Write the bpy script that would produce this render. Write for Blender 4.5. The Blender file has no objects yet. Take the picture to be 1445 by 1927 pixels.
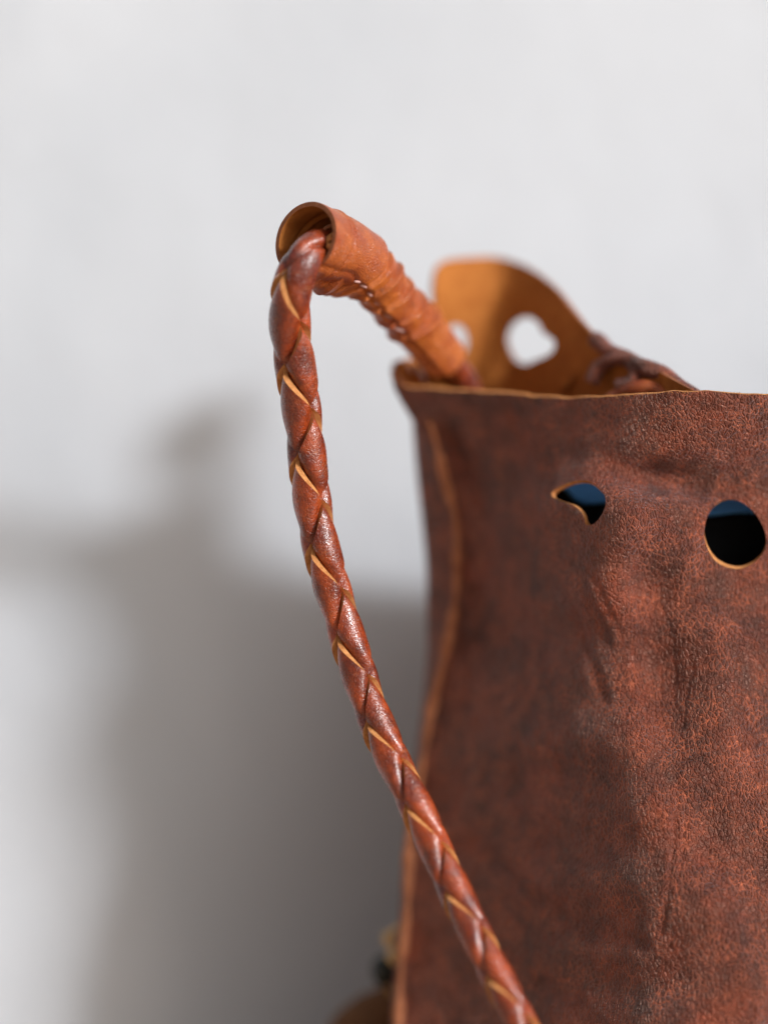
import bpy, math, random
import numpy as np
random.seed(7); np.random.seed(7)
R = math.radians
sc = bpy.context.scene
COL = sc.collection

# ------------------------------------------------------------------ camera, sky, sun, exposure
CM = 0.01
D = 70.0                      # camera to focus plane, cm
S = 20.0 / 1445.0             # cm per photo pixel at the focus plane
cam_d = bpy.data.cameras.new('camera'); cam = bpy.data.objects.new('camera', cam_d); COL.objects.link(cam)
cam.location = (0, -D*CM, 0); cam.rotation_euler = (R(90), 0, 0)
cam_d.sensor_fit = 'HORIZONTAL'; cam_d.sensor_width = 24.0; cam_d.lens = 24.0*D/20.0
cam_d.clip_start = 0.01; cam_d.clip_end = 100.0
cam_d.dof.use_dof = True; cam_d.dof.focus_distance = (D+0.15)*CM; cam_d.dof.aperture_fstop = 1.75
cam_d.dof.aperture_blades = 0
sc.camera = cam

SUN_AZ, SUN_EL = 50.0, 21.0   # to the right of the camera axis, above the horizon
w = bpy.data.worlds.new('World'); sc.world = w; w.use_nodes = True
nt = w.node_tree; bg = nt.nodes['Background']
sky = nt.nodes.new('ShaderNodeTexSky'); sky.sky_type = 'NISHITA'; sky.sun_disc = False
sky.sun_elevation = R(SUN_EL); sky.sun_rotation = R(180 - SUN_AZ)
sky.air_density = 1.0; sky.dust_density = 4.0; sky.ozone_density = 0.6
hs = nt.nodes.new('ShaderNodeHueSaturation'); hs.inputs['Saturation'].default_value = 0.3
nt.links.new(sky.outputs[0], hs.inputs['Color']); nt.links.new(hs.outputs[0], bg.inputs[0])
bg.inputs[1].default_value = 0.090
sun_d = bpy.data.lights.new('sun', 'SUN'); sun = bpy.data.objects.new('sun', sun_d); COL.objects.link(sun)
sun_d.energy = 2.8; sun_d.angle = R(8.5); sun_d.color = (0.94, 0.965, 1.0)
from mathutils import Vector
ldir = Vector((-math.sin(R(SUN_AZ))*math.cos(R(SUN_EL)), math.cos(R(SUN_AZ))*math.cos(R(SUN_EL)), -math.sin(R(SUN_EL))))
sun.rotation_euler = ldir.to_track_quat('-Z', 'Y').to_euler()
sun.location = (0.6, -1.2, 0.8)
vs = sc.view_settings
vs.view_transform = 'Standard'; vs.look = 'None'; vs.exposure = 0.0; vs.gamma = 1.0; vs.use_curve_mapping = False
try:
    sc.cycles.max_bounces = 8
except Exception: pass

# ------------------------------------------------------------------ helpers
def P(px, py, y):
    """photo pixel at depth y (cm behind the focus plane) -> point in cm"""
    k = S*(D + y)/D
    return np.stack([(np.asarray(px, float)-722.5)*k, np.asarray(y, float)+0*np.asarray(px, float), (963.5-np.asarray(py, float))*k], -1)

def interp(x, tab):
    tab = np.array(tab, float)
    return smooth1(x, tab[:,0], tab[:,1])

def smooth1(x, xs, ys):
    """monotone-ish cubic (pchip) interpolation"""
    x = np.asarray(x, float); h = np.diff(xs); d = np.diff(ys)/h
    m = np.zeros_like(ys)
    for i in range(1, len(xs)-1):
        if d[i-1]*d[i] > 0:
            w1 = 2*h[i]+h[i-1]; w2 = h[i]+2*h[i-1]
            m[i] = (w1+w2)/(w1/d[i-1]+w2/d[i])
    m[0] = d[0]; m[-1] = d[-1]
    xc = np.clip(x, xs[0], xs[-1]); k = np.clip(np.searchsorted(xs, xc)-1, 0, len(h)-1)
    t = (xc-xs[k])/h[k]
    return ((1+2*t)*(1-t)**2*ys[k] + t*(1-t)**2*h[k]*m[k] + t*t*(3-2*t)*ys[k+1] + t*t*(t-1)*h[k]*m[k+1])

def catmull(pts, n):
    pts = np.array(pts, float)
    p = np.vstack([2*pts[0]-pts[1], pts, 2*pts[-1]-pts[-2]])
    out = []
    segs = len(pts)-1
    for u in np.linspace(0, segs, n):
        i = min(int(u), segs-1); t = u-i
        a, b, c, d = p[i], p[i+1], p[i+2], p[i+3]
        out.append(0.5*((2*b)+(c-a)*t+(2*a-5*b+4*c-d)*t*t+(3*b-a-3*c+d)*t**3))
    return np.array(out)

def resample(pts, step):
    d = np.r_[0, np.cumsum(np.linalg.norm(np.diff(pts, axis=0), axis=1))]
    s = np.arange(0, d[-1], step)
    return np.stack([np.interp(s, d, pts[:,k]) for k in range(pts.shape[1])], -1), s

def sstep(a, b, x):
    t = np.clip((np.asarray(x, float)-a)/(b-a), 0, 1); return t*t*(3-2*t)

_ph = np.random.RandomState(3).uniform(0, 6.28, (40, 3)); _dr = np.random.RandomState(4).normal(size=(40, 3))
def noise3(p, scale, octaves=3):
    """smooth pseudo noise from summed sines, p in cm"""
    p = np.asarray(p, float)/scale; out = 0; amp = 1.0; k = 0
    for o in range(octaves):
        acc = 0
        for j in range(5):
            v = _dr[k]/np.linalg.norm(_dr[k])*(2**o)*3.0; ph = _ph[k]; k = (k+1) % 40
            acc = acc + np.sin(p@v + ph[0] + 0.9*np.sin(p@np.roll(v, 1)*0.6 + ph[1]))
        out = out + amp*acc/5; amp *= 0.5
    return out

def mesh_obj(name, V, F, mats, parent=None, midx=None, smooth=True):
    me = bpy.data.meshes.new(name)
    me.from_pydata((np.asarray(V)*CM).tolist(), [], [tuple(int(i) for i in f) for f in F])
    for m in mats: me.materials.append(m)
    if midx is not None: me.polygons.foreach_set('material_index', np.asarray(midx, np.int32))
    me.polygons.foreach_set('use_smooth', np.full(len(me.polygons), smooth))
    me.update()
    o = bpy.data.objects.new(name, me); COL.objects.link(o)
    if parent is not None:
        o.parent = parent
        o.matrix_parent_inverse = parent.matrix_world.inverted() if False else o.matrix_parent_inverse
        o.location = -np.array(parent.location)
    return o

def tag(o, label=None, cat=None, group=None, kind=None):
    if label: o['label'] = label
    if cat: o['category'] = cat
    if group: o['group'] = group
    if kind: o['kind'] = kind
    return o

def empty(name, loc_cm, label, cat):
    o = bpy.data.objects.new(name, None); COL.objects.link(o); o.location = Vector(loc_cm)*CM
    o.empty_display_size = 0.01
    return tag(o, label, cat)

def poly_sd(px, py, poly):
    """signed distance (negative inside) and nearest point on a closed polygon, in pixels"""
    P0 = np.array(poly, float); P1 = np.roll(P0, -1, 0)
    shp = px.shape; x = px.ravel(); y = py.ravel()
    best = np.full(x.size, 1e18); nx = np.zeros(x.size); ny = np.zeros(x.size); ins = np.zeros(x.size, bool)
    for a, b in zip(P0, P1):
        e = b-a; L = e@e + 1e-12
        t = np.clip(((x-a[0])*e[0]+(y-a[1])*e[1])/L, 0, 1)
        qx = a[0]+t*e[0]; qy = a[1]+t*e[1]; d = (x-qx)**2+(y-qy)**2
        m = d < best; best[m] = d[m]; nx[m] = qx[m]; ny[m] = qy[m]
        c = ((a[1] > y) != (b[1] > y)); den = (b[1]-a[1]) if abs(b[1]-a[1]) > 1e-12 else 1e-12
        ins ^= c & (x < (b[0]-a[0])*(y-a[1])/den + a[0])
    sd = np.sqrt(best); sd[ins] *= -1
    return sd.reshape(shp), nx.reshape(shp), ny.reshape(shp)

def smooth_poly(pts, n=90):
    pts = [tuple(p) for p in pts]
    c = catmull(pts[-2:]+pts+pts[:2], (len(pts)+4)*24)
    a = 24*2; step = (len(pts)+3)/((len(pts)+4)*24-1)
    u = np.linspace(0, len(pts)+3, (len(pts)+4)*24)
    m = (u >= 2-1e-9) & (u < len(pts)+2)
    c = c[m]
    return c[::max(1, len(c)//n)]

def sheet(name, G, PX, PY, DEP, cuts, thick, mats, parent, inward, region=None, edge_lip=0.0, displace=None, skew=(), depfn=None):
    """A leather sheet from a pixel/depth grid. cuts = [(polygon, 'hole'|'keep')]; inner side offset by thick along inward
    normal; cut edges are real faces of their own material. mats = outer, inner, raw edge."""
    nv, nu = PX.shape
    dead = np.zeros((nv, nu), bool); V0 = P(PX, PY, DEP)
    PX = PX.copy(); PY = PY.copy()
    for poly, mode in cuts:
        sd, qx, qy = poly_sd(PX, PY, poly)
        out = (sd < 0) if mode == 'hole' else (sd > 0)
        if region is not None: out &= region
        # faces with all four corners out are dropped; the other out corners snap on to the outline
        alive_n = np.zeros((nv+2, nu+2), bool); alive_n[1:-1, 1:-1] = ~out
        nb = np.zeros((nv, nu), bool)
        for dy in (0, 1, 2):
            for dx in (0, 1, 2): nb |= alive_n[dy:dy+nv, dx:dx+nu]
        snap = out & nb
        PX[snap] = qx[snap]; PY[snap] = qy[snap]
        dead |= out
    if depfn is not None: DEP = depfn(PX, PY)
    V = P(PX, PY, DEP)
    # normals, from the uncut sheet
    du = np.gradient(V0, axis=1); dv = np.gradient(V0, axis=0)
    N = np.cross(du, dv); N /= np.linalg.norm(N, axis=2, keepdims=True)+1e-12
    if N[nv//2, nu//2] @ np.array(inward) < 0: N = -N          # N points inward
    if displace is not None: V = V + N*displace(V, PX, PY)[..., None]
    idx = np.arange(nv*nu).reshape(nv, nu)
    q = np.stack([idx[:-1,:-1], idx[:-1,1:], idx[1:,1:], idx[1:,:-1]], -1).reshape(-1, 4)
    q = q[~dead.ravel()[q].all(1)]
    Vo = V.reshape(-1, 3); off = N*thick
    for (cx_, cy_, r_, vec) in skew: off = off + np.exp(-((PX-cx_)**2+(PY-cy_)**2)/r_**2)[..., None]*np.array(vec)
    Vi = (V+off).reshape(-1, 3)
    # is the quad order facing outward?
    f0 = q[len(q)//2]; fn = np.cross(Vo[f0[1]]-Vo[f0[0]], Vo[f0[3]]-Vo[f0[0]])
    if fn @ N.reshape(-1, 3)[f0[0]] > 0: q = q[:, ::-1]
    n = nv*nu
    # boundary edges
    e = np.concatenate([q[:, [0,1]], q[:, [1,2]], q[:, [2,3]], q[:, [3,0]]])
    key = np.sort(e, 1); kk = key[:,0].astype(np.int64)*n + key[:,1]
    u_, inv, cnt = np.unique(kk, return_inverse=True, return_counts=True)
    be = e[cnt[inv] == 1]
    bv = np.unique(be); mp = -np.ones(n, int); mp[bv] = np.arange(len(bv))
    Ve_o = Vo[bv]; Ve_i = Vi[bv]
    Vm = (Ve_o+Ve_i)/2
    if edge_lip:                                                # the cut edge bulges a little past the sheet
        Vm = Vm + np.array([0, 0, edge_lip])*(np.isin(bv, idx[0]))[:, None]
    base = 2*n; m = len(bv)
    allV = np.vstack([Vo, Vi, Ve_o, Vm, Ve_i])
    a = mp[be[:,0]]; b = mp[be[:,1]]
    r1 = np.stack([base+b, base+a, base+m+a, base+m+b], -1); r2 = np.stack([base+m+b, base+m+a, base+2*m+a, base+2*m+b], -1)
    faces = np.vstack([q, q[:, ::-1]+n, r1, r2])
    mi = np.r_[np.zeros(len(q)), np.ones(len(q)), np.full(2*len(be), 2)]
    # drop unused vertices and collapsed faces
    used = np.unique(faces); rm = -np.ones(len(allV), int); rm[used] = np.arange(len(used))
    return mesh_obj(name, allV[used], rm[faces], mats, parent, mi)

def frames(path, ref=(0, -1, 0)):
    T = np.gradient(path, axis=0); T /= np.linalg.norm(T, axis=1, keepdims=True)
    C = np.array(ref, float)[None]; N = C - (T@C[0])[:, None]*T
    N /= np.linalg.norm(N, axis=1, keepdims=True); B = np.cross(N, T)      # B = to the viewer's right when T points down
    return T, N, B

def tube(path, rad, nseg=16, flat=1.0, ref=(0, -1, 0), caps=True, wob=None):
    path = np.asarray(path, float); n = len(path); T, N, B = frames(path, ref)
    rad = np.broadcast_to(rad, (n,)) if np.ndim(rad) < 2 else rad
    a = np.linspace(0, 2*np.pi, nseg, endpoint=False)
    V = path[:, None] + (rad[:, None, None] if rad.ndim == 1 else rad[..., None])*(np.cos(a)[None, :, None]*N[:, None]*flat + np.sin(a)[None, :, None]*B[:, None])
    if wob is not None: V = V + wob(V)
    V = V.reshape(-1, 3); F = []
    for i in range(n-1):
        for j in range(nseg):
            k = (j+1) % nseg
            F.append((i*nseg+j, i*nseg+k, (i+1)*nseg+k, (i+1)*nseg+j))
    if caps:
        V = np.vstack([V, path[0], path[-1]])
        for j in range(nseg):
            k = (j+1) % nseg
            F.append((n*nseg, k, j)); F.append((n*nseg+1, (n-1)*nseg+j, (n-1)*nseg+k))
    return V, F

# ------------------------------------------------------------------ materials
class NB:
    def __init__(s, name):
        s.m = bpy.data.materials.new(name); s.m.use_nodes = True; s.t = s.m.node_tree
        s.b = s.t.nodes['Principled BSDF']; s.co = s.n('ShaderNodeTexCoord').outputs['Object']
    def n(s, ty, **kw):
        x = s.t.nodes.new(ty)
        for k, v in kw.items():
            if hasattr(x, k) and not k.startswith('i_'): setattr(x, k, v)
        return x
    def set(s, sock, v):
        if isinstance(v, bpy.types.NodeSocket): s.t.links.new(v, sock)
        elif isinstance(v, (tuple, list)) and len(v) == 3 and sock.type == 'RGBA': sock.default_value = (*v, 1)
        else: sock.default_value = v
    def mapping(s, scale, src=None):
        x = s.n('ShaderNodeMapping'); s.set(x.inputs['Vector'], src or s.co); x.inputs['Scale'].default_value = scale; return x.outputs[0]
    def noise(s, scale, detail=3, rough=0.55, vec=None, dist=0.0, col=False):
        x = s.n('ShaderNodeTexNoise'); s.set(x.inputs['Vector'], vec or s.co); x.inputs['Scale'].default_value = scale
        x.inputs['Detail'].default_value = detail; x.inputs['Roughness'].default_value = rough; x.inputs['Distortion'].default_value = dist
        return x.outputs['Color' if col else 'Fac']
    def voro(s, scale, vec=None, feature='DISTANCE_TO_EDGE', rnd=1.0):
        x = s.n('ShaderNodeTexVoronoi'); x.feature = feature; s.set(x.inputs['Vector'], vec or s.co)
        x.inputs['Scale'].default_value = scale; x.inputs['Randomness'].default_value = rnd; return x.outputs['Distance']
    def ramp(s, f, a, b, lo=0.0, hi=1.0):
        x = s.n('ShaderNodeMapRange'); x.interpolation_type = 'SMOOTHSTEP'; s.set(x.inputs[0], f)
        x.inputs[1].default_value = a; x.inputs[2].default_value = b; s.set(x.inputs[3], lo); s.set(x.inputs[4], hi); return x.outputs[0]
    def math(s, op, a, b=0.0):
        x = s.n('ShaderNodeMath'); x.operation = op; s.set(x.inputs[0], a); s.set(x.inputs[1], b); return x.outputs[0]
    def mix(s, f, a, b):
        x = s.n('ShaderNodeMix'); x.data_type = 'RGBA'; s.set(x.inputs[0], f); s.set(x.inputs[6], a); s.set(x.inputs[7], b); return x.outputs[2]
    def warp(s, amount, scale):
        nz = s.noise(scale, 2, col=True)
        x = s.n('ShaderNodeVectorMath'); x.operation = 'MULTIPLY_ADD'; s.set(x.inputs[0], nz); x.inputs[1].default_value = (amount,)*3; s.set(x.inputs[2], s.co)
        return x.outputs[0]
    def bump(s, h, dist, strength=1.0, normal=None):
        x = s.n('ShaderNodeBump'); s.set(x.inputs['Height'], h); x.inputs['Distance'].default_value = dist; s.set(x.inputs['Strength'], strength)
        if normal: s.set(x.inputs['Normal'], normal)
        return x.outputs[0]
    def fin(s, col, rough, normal=None, spec=0.5, **kw):
        s.set(s.b.inputs['Base Color'], col); s.set(s.b.inputs['Roughness'], rough); s.set(s.b.inputs['Specular IOR Level'], spec)
        if normal: s.set(s.b.inputs['Normal'], normal)
        for k, v in kw.items(): s.set(s.b.inputs[k], v)
        return s.m

def mat_bag_leather():
    b = NB('waxed_brown_leather')
    wv = b.warp(0.0007, 650)
    wv2 = b.mapping((1.0, 1.0, 0.62), wv)
    e1 = b.voro(860, wv2); e2 = b.voro(1700, wv)
    vein = b.ramp(e1, 0.0, 0.13, 1.0, 0.0); vein2 = b.ramp(e2, 0.0, 0.12, 1.0, 0.0)
    patch = b.ramp(b.noise(75, 3, 0.6), 0.36, 0.66)
    pull = b.ramp(b.noise(55, 5, 0.65), 0.30, 0.75)
    mott = b.noise(420, 4, 0.65)
    base = b.mix(pull, (0.058, 0.0145, 0.0095), (0.150, 0.0290, 0.0140))
    base = b.mix(b.ramp(mott, 0.38, 0.68), base, b.mix(pull, (0.085, 0.0200, 0.0125), (0.300, 0.0580, 0.0250)))
    vsoft = b.math('MULTIPLY', b.ramp(e1, 0.0, 0.24, 1.0, 0.0), 0.55)
    vv = b.math('MAXIMUM', b.math('MAXIMUM', vein, vsoft), b.math('MULTIPLY', vein2, 0.5))
    vv = b.math('MULTIPLY', vv, b.ramp(b.noise(150, 4, 0.65), 0.36, 0.62))
    vv = b.math('MULTIPLY', vv, b.ramp(patch, 0, 1, 0.30, 1.0))
    col = b.mix(vv, base, (0.58, 0.1400, 0.0600))
    h = b.math('ADD', b.ramp(e1, 0.0, 0.22), b.math('MULTIPLY', b.ramp(e2, 0.0, 0.2), 0.4))
    h = b.math('ADD', h, b.math('MULTIPLY', b.noise(2600, 3, 0.6), 0.5))
    h = b.math('MULTIPLY', h, b.ramp(patch, 0, 1, 0.35, 1.0))
    n0 = b.bump(b.noise(120, 4, 0.6, vec=b.mapping((1.4, 1.4, 0.55))), 0.0014, 0.7)
    nrm = b.bump(h, 0.00070, 1.0, n0)
    rough = b.ramp(b.noise(300, 4), 0.3, 0.7, 0.40, 0.53)
    return b.fin(col, rough, nrm, 0.9, **{'Specular Tint': (1.0, 0.66, 0.52), 'Sheen Weight': 0.22, 'Sheen Roughness': 0.35, 'Sheen Tint': (0.78, 0.80, 0.88)})

def mat_strap_leather():
    b = NB('glossy_chestnut_leather')
    wv = b.warp(0.0010, 320)
    e1 = b.voro(900, wv); e2 = b.voro(1900, wv)
    vein = b.ramp(e1, 0.0, 0.10, 1.0, 0.0)
    pull = b.ramp(b.noise(110, 3, 0.6), 0.35, 0.68)
    base = b.mix(pull, (0.16, 0.019, 0.006), (0.45, 0.068, 0.010))
    base = b.mix(b.ramp(b.noise(700, 3), 0.35, 0.7), base, b.mix(pull, (0.115, 0.014, 0.005), (0.34, 0.047, 0.008)))
    vv = b.math('MULTIPLY', vein, b.ramp(b.noise(240, 3), 0.42, 0.7, 0.0, 0.65))
    col = b.mix(vv, base, (0.44, 0.135, 0.05))
    h = b.math('ADD', b.ramp(e1, 0.0, 0.16), b.math('MULTIPLY', b.ramp(e2, 0.0, 0.2), 0.5))
    n0 = b.bump(b.noise(260, 2), 0.0002, 0.15)
    nrm = b.bump(h, 0.00010, 0.8, n0)
    rough = b.ramp(b.noise(420, 3), 0.3, 0.7, 0.22, 0.36)
    return b.fin(col, rough, nrm, 0.35, **{'Coat Weight': 0.9, 'Coat Roughness': 0.15, 'Coat Normal': b.bump(h, 0.00004, 0.7)})

def mat_sleeve_leather(name, ca, cb):
    b = NB(name)
    pull = b.ramp(b.noise(95, 4, 0.6), 0.36, 0.66)
    base = b.mix(pull, ca, cb)
    base = b.mix(b.ramp(b.noise(600, 4, 0.65), 0.45, 0.75, 0.0, 0.6), base, (0.32, 0.070, 0.020))
    stain = b.ramp(b.noise(210, 4, 0.7), 0.60, 0.72, 0.0, 0.55)
    base = b.mix(stain, base, (0.12, 0.030, 0.012))
    e1 = b.voro(1500, b.warp(0.001, 300))
    nrm = b.bump(b.math('ADD', b.ramp(e1, 0, 0.2, 0, 0.5), b.noise(230, 4)), 0.00045, 0.6)
    return b.fin(base, b.ramp(b.noise(300), 0.3, 0.7, 0.26, 0.42), nrm, 0.45)

def mat_suede(name, c0, c1, sc_=260):
    b = NB(name)
    f = b.ramp(b.noise(sc_, 5, 0.7), 0.3, 0.7)
    col = b.mix(f, c0, c1)
    col = b.mix(b.ramp(b.noise(60, 3), 0.5, 0.75, 0.0, 0.45), col, tuple(0.55*x for x in c0))
    nrm = b.bump(b.noise(2400, 4, 0.7), 0.0003, 0.7)
    return b.fin(col, 0.92, nrm, 0.12)

def mat_cloth(name, c0, c1, rough=0.85):
    b = NB(name)
    wx = b.n('ShaderNodeTexWave'); b.set(wx.inputs['Vector'], b.co); wx.inputs['Scale'].default_value = 900; wx.bands_direction = 'DIAGONAL'
    col = b.mix(b.noise(900, 3), c0, c1)
    nrm = b.bump(wx.outputs['Fac'], 0.0002, 0.5, b.bump(b.noise(90, 3), 0.001, 0.4))
    return b.fin(col, rough, nrm, 0.25)

def mat_plain(name, c, rough, spec=0.5, vary=0.25, sc_=300):
    b = NB(name)
    col = b.mix(b.noise(sc_, 3), tuple(x*(1-vary) for x in c), tuple(min(1, x*(1+vary)) for x in c))
    return b.fin(col, rough, b.bump(b.noise(sc_*2, 3), 0.0002, 0.5), spec)

def mat_wall():
    b = NB('whitewashed_plaster')
    f = b.noise(5.5, 4, 0.5, vec=b.mapping((1.0, 1.0, 0.6)), dist=0.8)
    col = b.mix(b.ramp(f, 0.32, 0.68), (0.580, 0.612, 0.650), (0.690, 0.717, 0.750))
    nrm = b.bump(b.noise(14, 4, 0.5), 0.006, 0.35, b.bump(b.noise(300, 4), 0.0006, 0.4))
    return b.fin(col, 0.85, nrm, 0.2)

def mat_ground():  # ground out of view, its warm colour chosen to bounce light
    b = NB('warm_bounce_ground')
    col = b.mix(b.ramp(b.noise(18, 5, 0.6), 0.3, 0.7), (0.46, 0.32, 0.225), (0.56, 0.40, 0.29))
    return b.fin(col, 0.85, b.bump(b.noise(160, 5, 0.6), 0.002, 0.5), 0.2)

M_bag = mat_bag_leather(); M_strap = mat_strap_leather(); M_sleeve = mat_sleeve_leather('smooth_russet_leather', (0.34, 0.064, 0.018), (0.50, 0.125, 0.027)); M_wrap = mat_sleeve_leather('smooth_tan_leather', (0.40, 0.082, 0.018), (0.60, 0.165, 0.028))
M_suede = mat_suede('tan_suede', (0.40, 0.128, 0.027), (0.52, 0.185, 0.042))
M_raw = mat_suede('raw_cut_leather', (0.46, 0.180, 0.058), (0.68, 0.31, 0.115), 700)
M_seam = mat_suede('orange_seam_edge', (0.36, 0.130, 0.062), (0.54, 0.215, 0.105), 400)
M_tab = mat_plain('dark_brown_leather', (0.15, 0.062, 0.018), 0.6)
M_rawdark = mat_suede('raw_seam_leather', (0.26, 0.095, 0.045), (0.40, 0.160, 0.078), 400)
M_thread = mat_plain('pale_waxed_thread', (0.56, 0.33, 0.29), 0.7)
M_fray = mat_plain('frayed_pale_fibre', (0.55, 0.40, 0.36), 0.8)
M_blue = mat_cloth('blue_cotton', (0.10, 0.38, 0.92), (0.15, 0.46, 0.97))
M_pouch_shade = mat_cloth('shade_black_cotton', (0.003, 0.003, 0.0035), (0.005, 0.005, 0.006), 0.95)  # shade on the cloth inside the bag, put in as black colour
M_bead = mat_plain('dark_green_glass', (0.012, 0.018, 0.013), 0.25)
M_knot = mat_plain('tan_cord', (0.80, 0.52, 0.22), 0.7)

# ------------------------------------------------------------------ setting
WALL_Y, GROUND_Z = 14.0, -19.0
def slab(name, x0, x1, y0, y1, z0, z1, mat):
    V = [(x, y, z) for z in (z0, z1) for y in (y0, y1) for x in (x0, x1)]
    F = [(0,2,3,1), (4,5,7,6), (0,1,5,4), (2,6,7,3), (0,4,6,2), (1,3,7,5)]
    return mesh_obj(name, V, F, [mat], smooth=False)
wall = tag(slab('wall', -160, 160, WALL_Y, WALL_Y+12, GROUND_Z-2, 170, mat_wall()),
           'white plastered wall out of focus behind the bag', 'wall', kind='structure')
ground = tag(slab('ground', -400, 400, -500, WALL_Y+11, GROUND_Z-4, GROUND_Z, mat_ground()),
             'unseen ground under the bag, warm tone added to bounce light', 'ground', kind='structure')

# ------------------------------------------------------------------ the bag
bag = empty('leather_bag', (8, 4, GROUND_Z), 'dark brown waxed leather bag with punched eyelet holes and an open wavy rim', 'bag')
PYB = 963.5 + (-GROUND_Z)/S*0.955       # bottom row
XS = [(690,735),(705,740),(720,752),(752,775),(785,800),(805,812),(850,826),(900,838),(1000,858),(1100,861),(1200,843),(1300,821),(1440,793),(1600,770),(1750,762),(1927,748),(2400,740)]
XL = [(690,736),(720,750),(740,763),(760,774),(800,777),(900,786),(1000,797),(1100,804),(1200,804),(1300,797),(1440,780),(1600,759),(1750,750),(1927,736),(2400,728)]
RIM = [(733,693),(737,706),(745,719),(758,726),(775,729),(850,734),(960,741),(1060,748),(1120,748),(1200,742),(1260,737),(1330,736),(1390,740),(1445,742),(1600,748),(1900,742),(2400,700)]
YS = [(690,4.2),(800,5.0),(900,5.4),(1100,5.6),(1500,5.3),(2400,4.5)]
YF = [(690,0.0),(745,-0.35),(800,-0.22),(850,0.02),(905,0.26),(950,0.16),(1000,0.16),(1100,0.22),(1250,0.10),(1400,-0.3),(1700,-1.2),(1927,-1.6),(2400,-1.2)]
XR = [(690,1220),(745,1230),(840,1195),(900,1140),(945,1126),(1000,1125),(1200,1155),(1400,1165),(1600,1200),(1800,1255),(2400,1330)]
CREASES = [  # polyline px, width px, depth cm
    ([(1277,1480),(1270,1560),(1262,1640),(1243,1760)], 7, 0.045), ([(1292,1490),(1285,1600),(1275,1680)], 6, 0.035),
    ([(1235,1590),(1256,1608),(1250,1640)], 6, -0.03), ([(1340,1590),(1368,1640),(1330,1690)], 9, -0.04),
    ([(850,1590),(940,1625),(1000,1690),(1100,1750),(1210,1780)], 16, 0.10), ([(1020,1850),(1070,1880),(1110,1927)], 18, 0.08),
    ([(842,815),(868,860),(890,910),(905,960)], 16, 0.14), ([(892,1110),(902,1170),(898,1220)], 14, 0.12), ([(872,1210),(880,1270),(872,1320)], 13, 0.10),
    ([(1115,1080),(1150,1160),(1200,1240)], 8, 0.04), ([(1095,1090),(1130,1180),(1165,1260),(1180,1330)], 8, 0.04), ([(1080,1130),(1105,1220),(1140,1320)], 9, 0.035),
    ([(1190,1450),(1230,1430),(1330,1310),(1400,1220)], 6, 0.02), ([(1300,1250),(1285,1350),(1290,1430)], 6, 0.02), ([(1240,1120),(1262,1200),(1268,1290)], 5, 0.02),
    ([(1340,1480),(1400,1440),(1460,1390)], 7, 0.03), ([(940,1100),(965,1240),(1000,1380)], 16, 0.05), ([(1010,1180),(1040,1320),(1060,1450)], 14, 0.04),
    ([(960,1400),(985,1520),(1020,1600)], 16, 0.05), ([(1180,1000),(1215,1060),(1240,1110)], 6, 0.02), ([(960,760),(990,820),(1040,880)], 14, 0.05),
]
def front_disp(V, PX, PY):
    d = 0.095*noise3(V*np.array([1, 1, 0.42]), 2.6, 3) + 0.016*noise3(V*np.array([1.2, 1.2, 0.6]), 0.6, 2)
    for pl, wd, am in CREASES:
        pl = catmull(pl, 30); best = np.full(PX.shape, 1e9)
        for a, b in zip(pl[:-1], pl[1:]):
            e = b-a; t = np.clip(((PX-a[0])*e[0]+(PY-a[1])*e[1])/(e@e), 0, 1)
            best = np.minimum(best, np.hypot(PX-a[0]-t*e[0], PY-a[1]-t*e[1]))
        d = d + am*np.exp(-(best/wd)**2)
    return d*sstep(0.0, 40.0, PX-interp(PY, XS))*sstep(0, 60, PY-interp(PX, RIM)+25)

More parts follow.
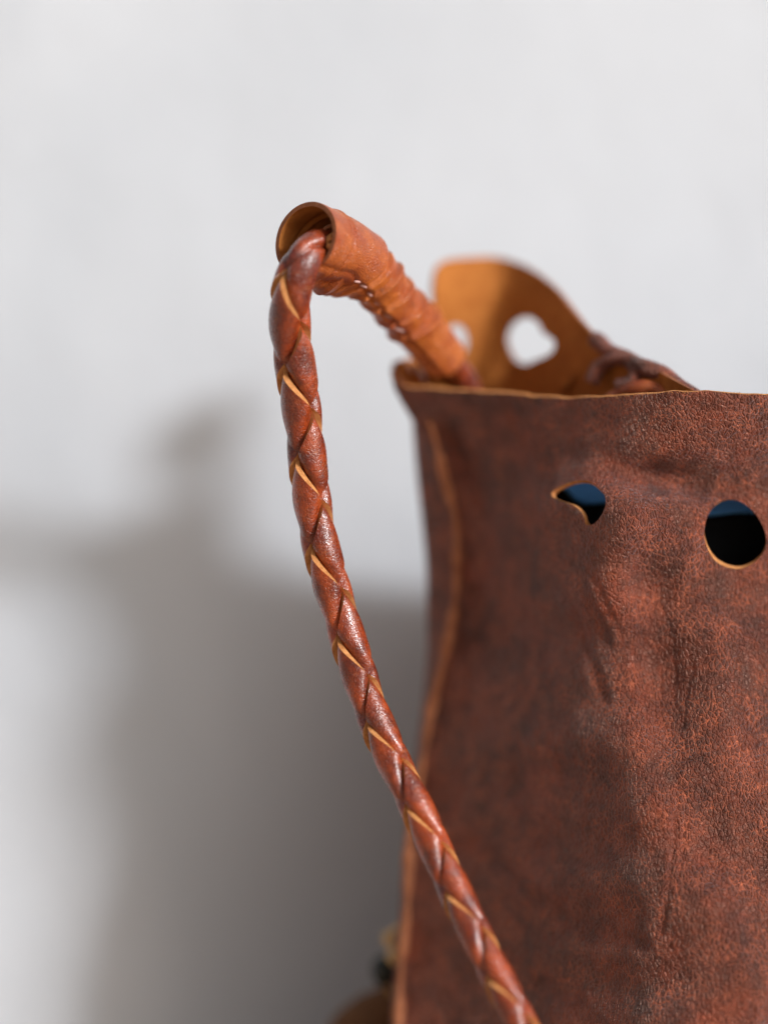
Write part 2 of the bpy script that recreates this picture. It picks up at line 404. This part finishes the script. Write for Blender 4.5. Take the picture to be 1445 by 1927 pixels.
def front_grid():
    cx = np.r_[np.linspace(0, 1, 190)]
    vv = np.r_[np.linspace(0, 0.74, 420), np.linspace(0.744, 1, 40)]
    A = np.zeros((len(vv), 0)); PX = []; PY = []
    right = np.r_[np.arange(1494, 1700, 14), np.arange(1700, 2500, 28)]
    for v in vv:
        nom = 692 + v*(PYB-692); xs = float(interp(nom, XS))
        tl = np.concatenate([xs + np.linspace(0, 1, 14, endpoint=False)**1.2*45, np.linspace(xs+45, 1490, 260)])
        px = np.r_[tl, right]; rim = interp(px, RIM) + 1.1*np.sin(px/17.0+np.sin(px/41.0)*2)+0.35*np.sin(px/6.3+1.5*np.sin(px/23.0))*sstep(800, 900, px)
        PX.append(px); PY.append(rim + (PYB-rim)*v)
    return np.array(PX), np.array(PY)
PXf, PYf = front_grid()
def front_depth(px, py):
    xs = interp(py, XS); ys = interp(py, YS); yf = interp(py, YF)
    xr = interp(py, XR) + (13*np.sin(py/47.0+0.6)+9*np.sin(py/21.0+1.1)+16*np.sin(py/113.0))*sstep(985, 1080, py)
    L = (xr-px); soft = 30.0 + 24.0*sstep(1050, 1300, py) + 34*(1-sstep(800, 930, py))
    sp = soft*np.logaddexp(0, L/soft)                          # distance left of the ridge, rounded
    run = np.maximum(xr-xs, 1)
    t = np.clip(sp/run, 0, 1.3)
    prof = np.sin(np.clip(t, 0, 1)*np.pi/2)**0.9*0.36 + 0.64*t   # a little steeper by the ridge
    dep = yf + (ys-yf)*prof
    rgt = 40.0*np.logaddexp(0, (px-xr-30)/40.0)*S
    dep = dep + 0.30*rgt - 0.45*np.exp(-((px-1052)/42)**2-((py-948)/38)**2) + 0.010*rgt**2*sstep(6, 14, rgt)*2.0
    # hollow between the eyelets, folds running down from them
    dep = dep + 0.80*np.exp(-((px-1245)/105)**2-((py-900-(px-1245)*0.16)/36)**2) - 0.30*np.exp(-((px-1190)/55)**2-((py-985)/48)**2) - 0.16*np.exp(-((px-1290)/40)**2-((py-1010)/70)**2)
    dep = dep + 0.42*np.exp(-((px-1222-(py-1100)*0.10)/50)**2)*sstep(960, 1120, py)*(1-sstep(1350, 1550, py))
    dep = dep - 0.30*np.exp(-((px-1355-(py-1300)*-0.1)/70)**2-((py-1320)/150)**2)
    dep = dep + 0.30*np.exp(-((px-1330)/50)**2-((py-1570)/90)**2) - 0.26*np.exp(-((px-1205)/55)**2-((py-1480)/110)**2) - 0.22*np.exp(-((px-1350)/60)**2-((py-1720)/90)**2) + 0.25*np.exp(-((px-1290)/60)**2-((py-1840)/70)**2) - 0.25*np.exp(-((px-1420)/60)**2-((py-1870)/90)**2)
    # rim waves
    dep = dep + 0.18*np.sin((px-900)/95.0)*np.exp(-((py-735)/60)**2)*sstep(850, 1000, px)
    return dep
DEPf = front_depth(PXf, PYf)
HOLE_A = smooth_poly([(1044,936),(1045,927),(1062,917),(1088,908),(1114,909),(1134,927),(1141,944),(1136,964),(1121,984),(1106,987),(1098,966),(1082,951),(1060,944)], 80)
HOLE_B = smooth_poly([(1327,1005),(1333,972),(1350,946),(1370,938),(1395,944),(1421,966),(1439,1000),(1440,1032),(1420,1058),(1390,1071),(1356,1062),(1335,1038)], 90)
front = sheet('front_panel', None, PXf, PYf, DEPf, [(HOLE_A, 'hole'), (HOLE_B, 'hole')], 0.13, [M_bag, M_rawdark, M_raw], bag, (0, 1, 0), edge_lip=0.032, displace=front_disp, skew=[(1365, 1030, 95, (0.085, 0, 0.085))], depfn=front_depth)
front['label'] = 'dark front panel with two eyelet holes and a raw cut rim'

# back panel: from the seam round the left side to the back, its top rising as a tall flap
FLAP = [(0,735,4.6),(0,748,5.5),(0,800,6.5),(0,880,7.1),(0,940,7.25),(0,988,6.8),(0,1040,5.8),(0,1095,4.6),(0,1160,3.3),(0,1240,2.0),(0,1340,0.9),(0,1600,3.0),(0,2400,6)]
BODY = [(0,0,0),(0,0,0),(0,812,7.4),(0,880,8.4),(0,1000,9.2),(0,1100,9.6),(0,1200,9.8),(0,1320,9.9),(0,1450,10),(0,1600,10),(0,1800,9.5),(0,2100,8.4),(0,2400,6)]
def back_grid():
    vv = np.r_[np.linspace(440, 760, 90), np.linspace(764, 1960, 150), np.linspace(1975, PYB, 8)]
    PX = []; DP = []
    for py in vv:
        xs = float(interp(py, XS)); xl = float(interp(py, XL)); ys = float(interp(py, YS))
        t = float(sstep(745, 1000, py)); cp = []
        for k, (f, b) in enumerate(zip(FLAP, BODY)):
            fx, fy = f[1], f[2]; bx, by = b[1], b[2]
            if k == 0: fx, fy, bx, by = xs, ys, xs, ys
            if k == 1: fx, fy, bx, by = xl, ys+1.0, xl, ys+0.8
            if k == 2: bx = xl+22; by = ys+1.7; fx = max(fx, xl+30)
            cp.append((fx*(1-t)+bx*t, fy*(1-t)+by*t))
        c = catmull(cp, 13*17)
        PX.append(c[:,0]); DP.append(c[:,1])
    PX = np.array(PX); DP = np.array(DP); return PX, np.repeat(vv[:, None], PX.shape[1], 1), DP
PXb, PYb, DPb = back_grid()
DPb = DPb + 0.5*sstep(560, 480, PYb)*sstep(1100, 900, PXb)       # the flap's top leans back
BRIM = [(600,705),(728,697),(737,684),(752,677),(780,673),(806,676),(822,662),(826,630),(814,580),(812,535),(820,503),(846,489),(915,484),(962,490),(1002,506),(1042,536),(1078,577),(1110,615),(1140,644),(1165,657),(1200,674),(1260,705),(1310,737),(1400,790),(1700,800),(2500,740),(2500,2600),(600,2600)]
def dense(poly):
    out = []
    for a, b in zip(poly[:-5], poly[1:-4]): pass
    c = catmull(poly[:-4], 160)
    return [tuple(x) for x in c] + poly[-4:]
HOLE_C = smooth_poly([(836,640),(842,618),(856,611),(872,620),(878,642),(872,664),(857,670),(842,660)], 60)
HOLE_D = smooth_poly([(957,640),(964,615),(980,601),(1000,597),(1018,607),(1028,626),(1046,638),(1050,652),(1040,666),(1014,678),(990,685),(970,674)], 80)
# cuts only act on the flap side of the sheet
flap_zone = np.ones_like(PXb, bool)
back = sheet('back_panel', None, PXb, PYb, DPb, [(dense(BRIM), 'keep'), (HOLE_C, 'hole'), (HOLE_D, 'hole')], 0.13, [M_bag, M_suede, M_rawdark], bag, (0.2, -1, 0),
             displace=lambda V, a, b: 0.05*noise3(V, 2.4, 3)*sstep(0, 60, np.arange(V.shape[1]))[None, :])
back['label'] = 'back panel rising as a tall flap, orange suede inside, with two holes'
# loose fibres along the cut rim and the round eyelet: far too small and many to count
def fibres(name, spots, parent):
    V = []; F = []; rf = np.random.RandomState(5)
    for (px, py, nx_, ny_) in spots:
        L = rf.uniform(1.5, 4.5); a = math.atan2(ny_, nx_)+rf.normal(0, 0.6); d0 = float(front_depth(np.array([px]), np.array([py]))[0])-0.02
        c = [P(px+math.cos(a)*L*t + rf.normal(0, 0.5)*t, py+math.sin(a)*L*t, d0-0.05*t*rf.uniform(0, 1)) for t in (0, 0.5, 1.0)]
        v, f = tube(np.array(c), np.array([0.009, 0.007, 0.003]), 4, caps=False)
        F += [tuple(i+len(V) for i in q) for q in f]; V += v.tolist()
    return tag(mesh_obj(name, V, F, [M_raw], parent), kind='stuff')
rf = np.random.RandomState(9); sp_ = []
for x in rf.uniform(900, 1460, 60): sp_.append((x, float(interp(x, RIM))+1.0, 0.0, -1.0 if rf.rand() < 0.45 else 1.0))
fibres('edge_fibres', sp_, bag)
# base
zs = np.linspace(0, 1, 14)
xs_ = np.linspace(745, 2380, 40)
yb0 = front_depth(xs_, np.full_like(xs_, PYB)); yb1 = np.interp(xs_, [728, 790, 1000, 1400, 2100, 2400], [6.3, 8.0, 10.4, 11, 9, 6])
V = []; F = []
for i, x in enumerate(xs_):
    for t in zs: V.append(P(x, PYB, yb0[i]*(1-t)+yb1[i]*t)*np.array([1, 1, 0])+np.array([0, 0, GROUND_Z+0.12]))
for i in range(len(xs_)-1):
    for j in range(len(zs)-1):
        a = i*len(zs)+j; F.append((a, a+1, a+len(zs)+1, a+len(zs)))
mesh_obj('base', V, F, [M_bag], bag)

# raw seam edge where the two panels are sewn together
pys = np.linspace(792, PYB-2, 220)
path = P(interp(pys, XS)+np.sin(pys/37.0)*1.5, pys, interp(pys, YS)-0.10)
rad = 0.125*(0.55+0.45*sstep(785, 900, pys))*(1+0.26*np.sin(pys/23.0)+0.16*np.sin(pys/9.1)+0.14*np.sin(pys/61.0))
Vt, Ft = tube(path, rad, 12, flat=0.8)
o = mesh_obj('seam_edge', Vt, Ft, [M_seam], bag); o['label'] = 'orange raw leather edge of the side seam'
# stitches along the seam, pale thread inside the corner
def capsule(a, b, r, name, mat, parent):
    a = np.array(a); b = np.array(b); t = np.linspace(0, 1, 9); c = a[None]*(1-t[:, None])+b[None]*t[:, None]
    rr = r*np.sqrt(np.clip(1-(2*t-1)**4, 0.02, 1))
    Vc, Fc = tube(c, rr, 8); return mesh_obj(name, Vc, Fc, [mat], parent)
capsule(P(786, 690, 5.2), P(800, 718, 4.7), 0.06, 'stitch', M_thread, bag)
capsule(P(768, 683, 5.0), P(775, 700, 4.8), 0.05, 'stitch', M_thread, bag)
# gathered suede tucks in the corner below the sleeve
for (x0, y0, x1, y1, dp, r) in [(770,690,800,735,5.3,0.22), (808,684,822,738,5.2,0.24), (832,682,850,742,5.3,0.22)]:
    t = np.linspace(0, 1, 16)
    c = P(x0+(x1-x0)*t + 5*np.sin(t*3), y0+(y1-y0)*t, dp-0.2*t)
    Vc, Fc = tube(c, r*np.sin(np.pi*(0.15+0.8*t))**0.5, 12, wob=lambda q: 0.03*noise3(q, 0.4, 2)[..., None]*np.array([1, 1, 1]))
    mesh_obj('corner_tuck', Vc, Fc, [M_suede], bag)

# rolled leather lace where the back rim meets the front rim
lace = empty('rolled_lace', P(1190, 800, 2.2), 'rolled dark leather lace lying inside the rim behind the front panel', 'lace')
for (pts, r, m, nm) in [([(1118,636,3.9),(1146,657,3.45),(1205,686,2.35),(1262,714,1.75),(1330,765,1.1)], 0.22, M_bag, 'roll'),
                        ([(1112,720,3.3),(1128,690,3.3),(1160,676,2.9),(1192,690,2.5),(1190,716,2.3),(1162,730,2.5)], 0.20, M_bag, 'knot'),
                        ([(1058,735,5.1),(1090,702,4.6),(1125,672,3.9),(1150,662,3.3)], 0.13, M_suede, 'fold'),
                        ([(1120,785,2.9),(1158,748,2.5),(1196,732,2.1),(1232,734,1.8),(1275,760,1.5)], 0.22, M_sleeve, 'highlight_roll')]:  # lighter russet colour stands in for a highlight on this roll
    c = catmull([P(*q) for q in pts], 50)
    Vc, Fc = tube(c, r*(1+0.1*np.sin(np.linspace(0, 14, 50))), 18, wob=lambda q: 0.05*noise3(q, 0.7, 2)[..., None]*np.array([1, 1, 1]))
    mesh_obj(nm, Vc, Fc, [m], lace)

# what the bag holds: blue cloth pouch, shade below its lit top painted black
pouch = empty('cloth_pouch', P(1400, 1700, 4.5), 'cloth pouch seen through the eyelet holes, lit top coloured blue, shaded rest painted black', 'pouch')
def pouch_part(name, py0, py1, mat, bulge=0.0, top=None):
    us = np.linspace(0, 1, 46); vs_ = np.linspace(0, 1, 22); V = []; F = []
    for u in us:
        px_ = 1044+u*840
        for v in vs_:
            a0 = py0(px_); a1 = py1(px_); px = px_ + 95*float(sstep(985, 1130, a0+(a1-a0)*v))*(1-u)
            # closed ring cross-section front-top-back is enough: a folded cloth
            V.append(P(px, a0+(a1-a0)*v, 2.75 + 0.16*np.sin(px/37)+ (1.6*(1-v)**1.3 if top else 0) - 0.1*v))
    n = len(vs_)
    for i in range(len(us)-1):
        for j in range(n-1): F.append((i*n+j, (i+1)*n+j, (i+1)*n+j+1, i*n+j+1))
    o = mesh_obj(name, V, F, [mat], pouch)
    md = o.modifiers.new('thickness', 'SOLIDIFY'); md.thickness = 0.0012; md.offset = 1
    return o
edge = lambda px: 944 + 22*sstep(1150, 1340, px) + 4*np.sin(px/33.0) - 34*np.exp(-((px-1050)/30)**2)
pouch_part('lit_top', lambda x: edge(x)-75, lambda x: edge(x), M_blue, top=True)
pouch_part('shaded_body', lambda x: edge(x)+1.5, lambda x: 1700, M_pouch_shade)

# ------------------------------------------------------------------ stitched sleeve round the strap
slv = empty('handle_sleeve', P(850, 700, 4.8), 'tan leather sleeve stitched round the strap above the bag corner', 'sleeve')
AX = [(575,449,-0.35),(612,462,0.25),(655,478,0.95),(695,510,1.6),(740,565,2.5),(790,620,3.5),(838,676,4.5)]
ax = catmull([P(*q) for q in AX], 240); ax, axs = resample(ax, 0.03)
Lx = axs[-1]
def sleeve_shell(name, s0, s1, rfun, thick, mats, seam_deg=-48, gap=0.0, nphi=96, slant0=0.0, slant1=0.0):
    """swept shell between arc lengths s0..s1; rfun(s, phi) gives the outer radius; open at both ends"""
    T, N, B = frames(ax)
    ns = max(30, int((s1-s0)/0.035)); ss = np.linspace(0, 1, ns)
    phi = np.linspace(-np.pi, np.pi, nphi, endpoint=False)
    VO = np.zeros((ns, nphi, 3)); VI = np.zeros_like(VO)
    for j, ph in enumerate(phi):
        a0 = s0+slant0*np.cos(ph+1.85); a1 = s1+slant1*np.cos(ph-0.6)
        s = a0+(a1-a0)*ss; k = np.clip(s/0.03, 0, len(ax)-1.001); i = k.astype(int); f = (k-i)[:, None]
        c = ax[i]*(1-f)+ax[i+1]*f; n_ = N[i]*(1-f)+N[i+1]*f; b_ = B[i]*(1-f)+B[i+1]*f
        # extrapolate before the start of the axis
        d_ = np.cos(ph)*n_+np.sin(ph)*b_
        r = rfun(s, np.full(ns, ph))
        VO[:, j] = c+d_*r[:, None]; VI[:, j] = c+d_*(r-thick)[:, None]
    n = ns*nphi; idx = np.arange(n).reshape(ns, nphi); nx = np.roll(idx, -1, 1)
    fo = np.stack([idx[:-1], idx[1:], nx[1:], nx[:-1]], -1).reshape(-1, 4)
    V = np.vstack([VO.reshape(-1, 3), VI.reshape(-1, 3)])
    ends = []; extra = []; base = 2*n
    for e in (0, ns-1):
        o0 = VO[e]; i0 = VI[e]; m0 = (o0+i0)/2
        V = np.vstack([V, o0, m0, i0]); b0 = base; base += 3*nphi
        j = np.arange(nphi); k = (j+1) % nphi
        for r_ in (0, 1): ends.append(np.stack([b0+r_*nphi+j, b0+r_*nphi+k, b0+(r_+1)*nphi+k, b0+(r_+1)*nphi+j], -1))
    Fs = np.vstack([fo, fo[:, ::-1]+n]+ends)
    mi = np.r_[np.zeros(len(fo)), np.ones(len(fo)), np.full(sum(len(e) for e in ends), 2)]
    return mesh_obj(name, V, Fs, mats, slv, mi)
SEAM = R(-40)
def dphi(ph): return (ph-SEAM+np.pi) % (2*np.pi)-np.pi
def r_collar(s, ph):
    d = dphi(ph)
    r = 0.94+0.03*np.sin(ph*2+1)+0.05*np.sin(s*2.2+0.5) + 0.05*np.exp(-((s-0.05)/0.25)**2)
    r = r + 0.035*np.exp(-((s-0.62-0.12*np.sin(ph))/0.05)**2) - 0.05*np.exp(-((s-0.75-0.12*np.sin(ph))/0.06)**2)
    r = r - 0.05*np.exp(-(d/0.10)**2)
    q = np.stack([s*1.0, np.cos(ph), np.sin(ph)], -1)
    return r + 0.02*noise3(q, 0.9, 3)
WR = [0.55, 1.15, 1.72, 2.25, 2.85, 3.45, 4.1]
def r_wrap(s, ph):
    d = dphi(ph)
    base = np.interp(s, [1.3, 2.4, 3.6, 5.2], [0.74, 0.70, 0.66, 0.64])
    r = base + 0.44*np.exp(-((ph+1.85)/0.62)**2)*(1-sstep(2.3, 3.05, s))
    cuts_ = [1.3, 1.95, 2.5, 2.95, 3.55, 4.25, 4.95, 5.8]
    for k, (c, c2) in enumerate(zip(cuts_[:-1], cuts_[1:])):
        cc = c + 0.20*np.sin(ph+0.5*math.sin(k*1.7))+0.05*np.sin(2*ph+k)
        x = s-cc; ln = c2-c
        r = r + (0.125+0.04*math.sin(k*2.3+0.5))*sstep(0.0, 0.045, x)*np.exp(-np.maximum(x, 0)/(0.42*ln)) - 0.10*np.exp(-((x+0.03)/0.045)**2)
    r = r - 0.07*np.exp(-(d/0.09)**2) + 0.03*np.exp(-((np.abs(d)-0.22)/0.14)**2)*(1+0.5*np.sin(s*5.3+np.sign(d)))
    q = np.stack([s*1.0, np.cos(ph), np.sin(ph)], -1)
    return r + 0.025*noise3(q, 0.8, 3)
sleeve_shell('collar', 0.0, 1.95, r_collar, 0.12, [M_sleeve, M_suede, M_rawdark], slant1=0.30)
sleeve_shell('wrap', 0.95, Lx-0.1, r_wrap, 0.09, [M_wrap, M_suede, M_raw], slant0=-0.45, slant1=0.15)
T_, N_, B_ = frames(ax)
for (s, ln, lift) in [(1.85, 0.24, 0.03), (2.35, 0.22, 0.0), (2.85, 0.26, 0.0), (3.3, 0.22, 0.0), (3.85, 0.24, 0.01), (4.4, 0.3, 0.05)]:
    rf = r_collar if s < 2.0 else r_wrap
    pts = []
    for q in (s-ln/2, s+ln/2):
        i = min(int(q/0.03), len(ax)-1); r = float(rf(np.array([q]), np.array([SEAM]))[0])+0.03+lift
        ph = SEAM + (0.10 if q > s else -0.06)
        pts.append(ax[i]+r*(math.cos(ph)*N_[i]+math.sin(ph)*B_[i]))
    capsule(pts[0], pts[1], 0.036, 'stitch', M_thread, slv)

# ------------------------------------------------------------------ braided strap: four leather strands
strap = empty('braided_strap', P(1000, 1990, -2.4), 'glossy chestnut four-strand braided leather strap hanging from the tan sleeve', 'strap')
BR = [(905,775,5.6),(880,730,5.2),(850,688,4.65),(790,622,3.5),(738,566,2.5),(692,510,1.6),(648,474,0.8),(606,463,-0.15),(572,488,-0.75),(550,540,-0.75),(545,600,-0.4),(552,660,-0.1),(560,720,0.1),
      (570,790,0.3),(578,860,0.4),(587,940,0.5),(602,1020,0.5),(620,1090,0.5),(642,1160,0.45),(666,1240,0.35),(696,1330,0.15),(734,1420,-0.15),(774,1500,-0.55),(816,1590,-0.9),(857,1680,-1.3),(896,1760,-1.7),(936,1840,-2.1),(981,1927,-2.5),(1040,2030,-2.8),(1110,2150,-2.9),(1190,2290,-3.0)]
bp = catmull([P(*q) for q in BR], 900); bp, bs = resample(bp, 0.04)
for _ in range(6): bp[1:-1] = (bp[:-2]+2*bp[1:-1]+bp[2:])/4
bT, bN, bB = frames(bp)
# where on the path does the photo's row 600 lie: phase reference
PER = 2.42
rowi = int(np.argmin(np.abs(bp[:,2]-P(545, 600, -0.5)[2]) + 10*(bs < 6)))
s_ref = bs[rowi]
om = np.pi/PER
Rtab_s = [0, s_ref-4.0, s_ref-1.2, s_ref+0.3, s_ref+3, s_ref+9, s_ref+14, s_ref+20, s_ref+40]
Rtab_r = [0.42, 0.44, 0.54, 0.575, 0.535, 0.50, 0.46, 0.43, 0.42]
HH, BUL, TH, WD = 0.112, 0.022, 0.16, np.pi/2*0.90
phase0 = 0.0
LIP = (-0.034, 0.012)
def braid_point(th, phi, lift_fn_val, layer):
    s = s_ref + (phi+phase0)/om
    k = np.clip(s/0.04, 0, len(bp)-1.001); i = k.astype(int); f = (k-i)[..., None]
    c = bp[i]*(1-f)+bp[i+1]*f; n_ = bN[i]*(1-f)+bN[i+1]*f; b_ = bB[i]*(1-f)+bB[i+1]*f
    Rr = np.interp(s, Rtab_s, Rtab_r); sc_ = Rr/0.55
    r = Rr - sc_*(HH+BUL) + sc_*(lift_fn_val) + layer*sc_
    a = th-np.pi/4
    return c + (r[..., None])*(np.cos(a)[..., None]*n_+np.sin(a)[..., None]*b_)
smax = bs[-1]-0.3; smin = 0.3
rs = np.random.RandomState(11)
for hand in (0, 1):
    for kk in (0, 1):
        c0 = kk*np.pi
        lo = 2*(om*(smin-s_ref)); hi = 2*(om*(smax-s_ref))
        along = np.arange(lo, hi, 0.075)
        cross = np.r_[np.linspace(-1, 1, 15)]
        # cross-section loop: top row, then bottom row
        wob_ph = rs.uniform(0, 6.28, 3)
        wv = WD*(1+0.05*np.sin(along*0.37+wob_ph[0])+0.04*np.sin(along*0.91+wob_ph[1]))
        edge_r = 0.045*(1+0.5*np.sin(along*0.5+wob_ph[2]))
        def pt(cv, top):
            delta = c0 + wv[:, None]*cv[None, :]
            a = along[:, None]+0*delta
            if hand == 0: q = delta; p = a - c0 + c0; 
            else: p = delta; q = a
            th = (p-q)/2; phi = (p+q)/2
            cs_ = np.cos(a-c0)*(1 if hand == 0 else -1)
            hgt = HH*np.tanh(3.0*(cs_-0.22))
            lift = hgt + BUL*(1-np.minimum(np.abs(cv[None, :]), 1)**2.6) + LIP[hand]*cv[None, :]**3 + 0.005*np.sin(3.1*a+cv[None, :]*2+wob_ph[0])
            # rolled-down shoulder near the lower edge, lip near the upper edge
            return braid_point(th, phi, lift, (0.0 if top else -TH))
        ext = (0.15, 0.03) if hand == 0 else (0.03, 0.11)            # the cut edge slopes outward to the flesh side
        top = pt(cross, True); bot = pt(np.where(cross < 0, cross*(1+ext[0]), cross*(1+ext[1])), False)
        na, nc = top.shape[:2]
        V = np.vstack([top.reshape(-1, 3), bot.reshape(-1, 3)])
        idx = np.arange(na*nc).reshape(na, nc)
        ft = np.stack([idx[:-1,:-1], idx[1:,:-1], idx[1:,1:], idx[:-1,1:]], -1).reshape(-1, 4)
        fb = ft[:, ::-1]+na*nc
        base = 2*na*nc; rims = []; mi = [0]*len(ft)+[1]*len(fb)
        for cidx in (0, nc-1):
            eo = top[:, cidx]; ei = bot[:, cidx]; mid = (eo+ei)/2
            V = np.vstack([V, eo, mid, ei]); j = np.arange(na-1)
            for r_ in (0, 1):
                f_ = np.stack([base+r_*na+j, base+r_*na+j+1, base+(r_+1)*na+j+1, base+(r_+1)*na+j], -1)
                rims.append(f_ if cidx else f_[:, ::-1])
            base += 3*na
        Fs = np.vstack([ft, fb]+rims); mi += [1]*sum(len(f) for f in rims)
        mesh_obj('strand', V, Fs, [M_strap, M_raw], strap, mi)
core_i = np.arange(0, len(bp), 4)
Vc, Fc = tube(bp[core_i], np.interp(bs[core_i], Rtab_s, Rtab_r)*0.56, 12)
mesh_obj('core', Vc, Fc, [M_rawdark], strap)
# frayed ends in the collar and loose fibres
def wire(pts, r, name, mat, parent, n=24, nseg=8):
    c = catmull([P(*q) for q in pts], n); Vc, Fc = tube(c, r, nseg); return mesh_obj(name, Vc, Fc, [mat], parent)
wire([(612,462,-0.55),(622,446,-0.7),(634,442,-0.6),(636,456,-0.7),(626,462,-0.75)], 0.085, 'frayed_end', M_raw, strap)
wire([(606,440,-0.3),(614,428,-0.45),(626,424,-0.5),(632,434,-0.5),(624,440,-0.5)], 0.05, 'frayed_end', M_rawdark, strap)
wire([(618,462,-0.7),(630,466,-0.8),(640,458,-0.6),(644,446,-0.4)], 0.10, 'frayed_end', M_raw, strap)
for pts in [[(548,492,-0.9),(536,506,-1.0),(524,516,-1.0),(518,522,-1.0)], [(548,494,-0.9),(540,508,-1.0),(530,516,-1.05)], [(546,490,-0.9),(534,502,-0.9),(520,514,-0.9)], [(545,498,-0.9),(538,512,-0.9),(528,522,-0.9)]]:
    wire(pts, 0.011, 'loose_fibre', M_fray, strap, 14, 6)

# ------------------------------------------------------------------ beaded toggle at the bag's lower left
tog = empty('beaded_toggle', P(735, 1900, 7.5), 'blurred black bead on a tan knotted cord beside the lower side seam', 'toggle')
def blob(name, px, py, dep, rx, ry, rz, mat, amp=0.08):
    n1, n2 = 26, 16; V = []; F = []; c = P(px, py, dep)
    for j in range(n2+1):
        t = np.pi*j/n2
        for i in range(n1):
            a = 2*np.pi*i/n1; v = np.array([rx*np.sin(t)*np.cos(a), ry*np.sin(t)*np.sin(a), rz*np.cos(t)])
            v = v*(1+amp*float(noise3(v[None]+c, 0.5, 2)[0])); V.append(c+v)
    for j in range(n2):
        for i in range(n1):
            k = (i+1) % n1; F.append((j*n1+i, (j+1)*n1+i, (j+1)*n1+k, j*n1+k))
    return mesh_obj(name, V, F, [mat], tog)
blob('knot', 734, 1768, 6.6, 0.20, 0.22, 0.24, M_knot)
blob('knot', 742, 1800, 6.4, 0.18, 0.2, 0.26, M_knot)
wire([(768,1730,5.2),(752,1742,6.0),(738,1756,6.5),(738,1790,6.5),(726,1815,6.8),(728,1850,7.0),(738,1872,7.4)], 0.06, 'cord', M_knot, tog)
blob('bead', 722, 1828, 6.8, 0.36, 0.36, 0.46, M_bead, 0.05)
t = np.linspace(0, 1, 40)
c = catmull([P(*q) for q in [(742,1850,7.6),(725,1885,7.8),(700,1915,8.0),(670,1960,8.2),(655,2040,8.2)]], 40)
Vc, Fc = tube(c, 0.2+0.75*np.sin(t*np.pi*0.55), 20, flat=0.45, wob=lambda q: 0.05*noise3(q, 0.8, 2)[..., None]*np.array([1, 1, 1]))
mesh_obj('leather_tab', Vc, Fc, [M_tab], tog)
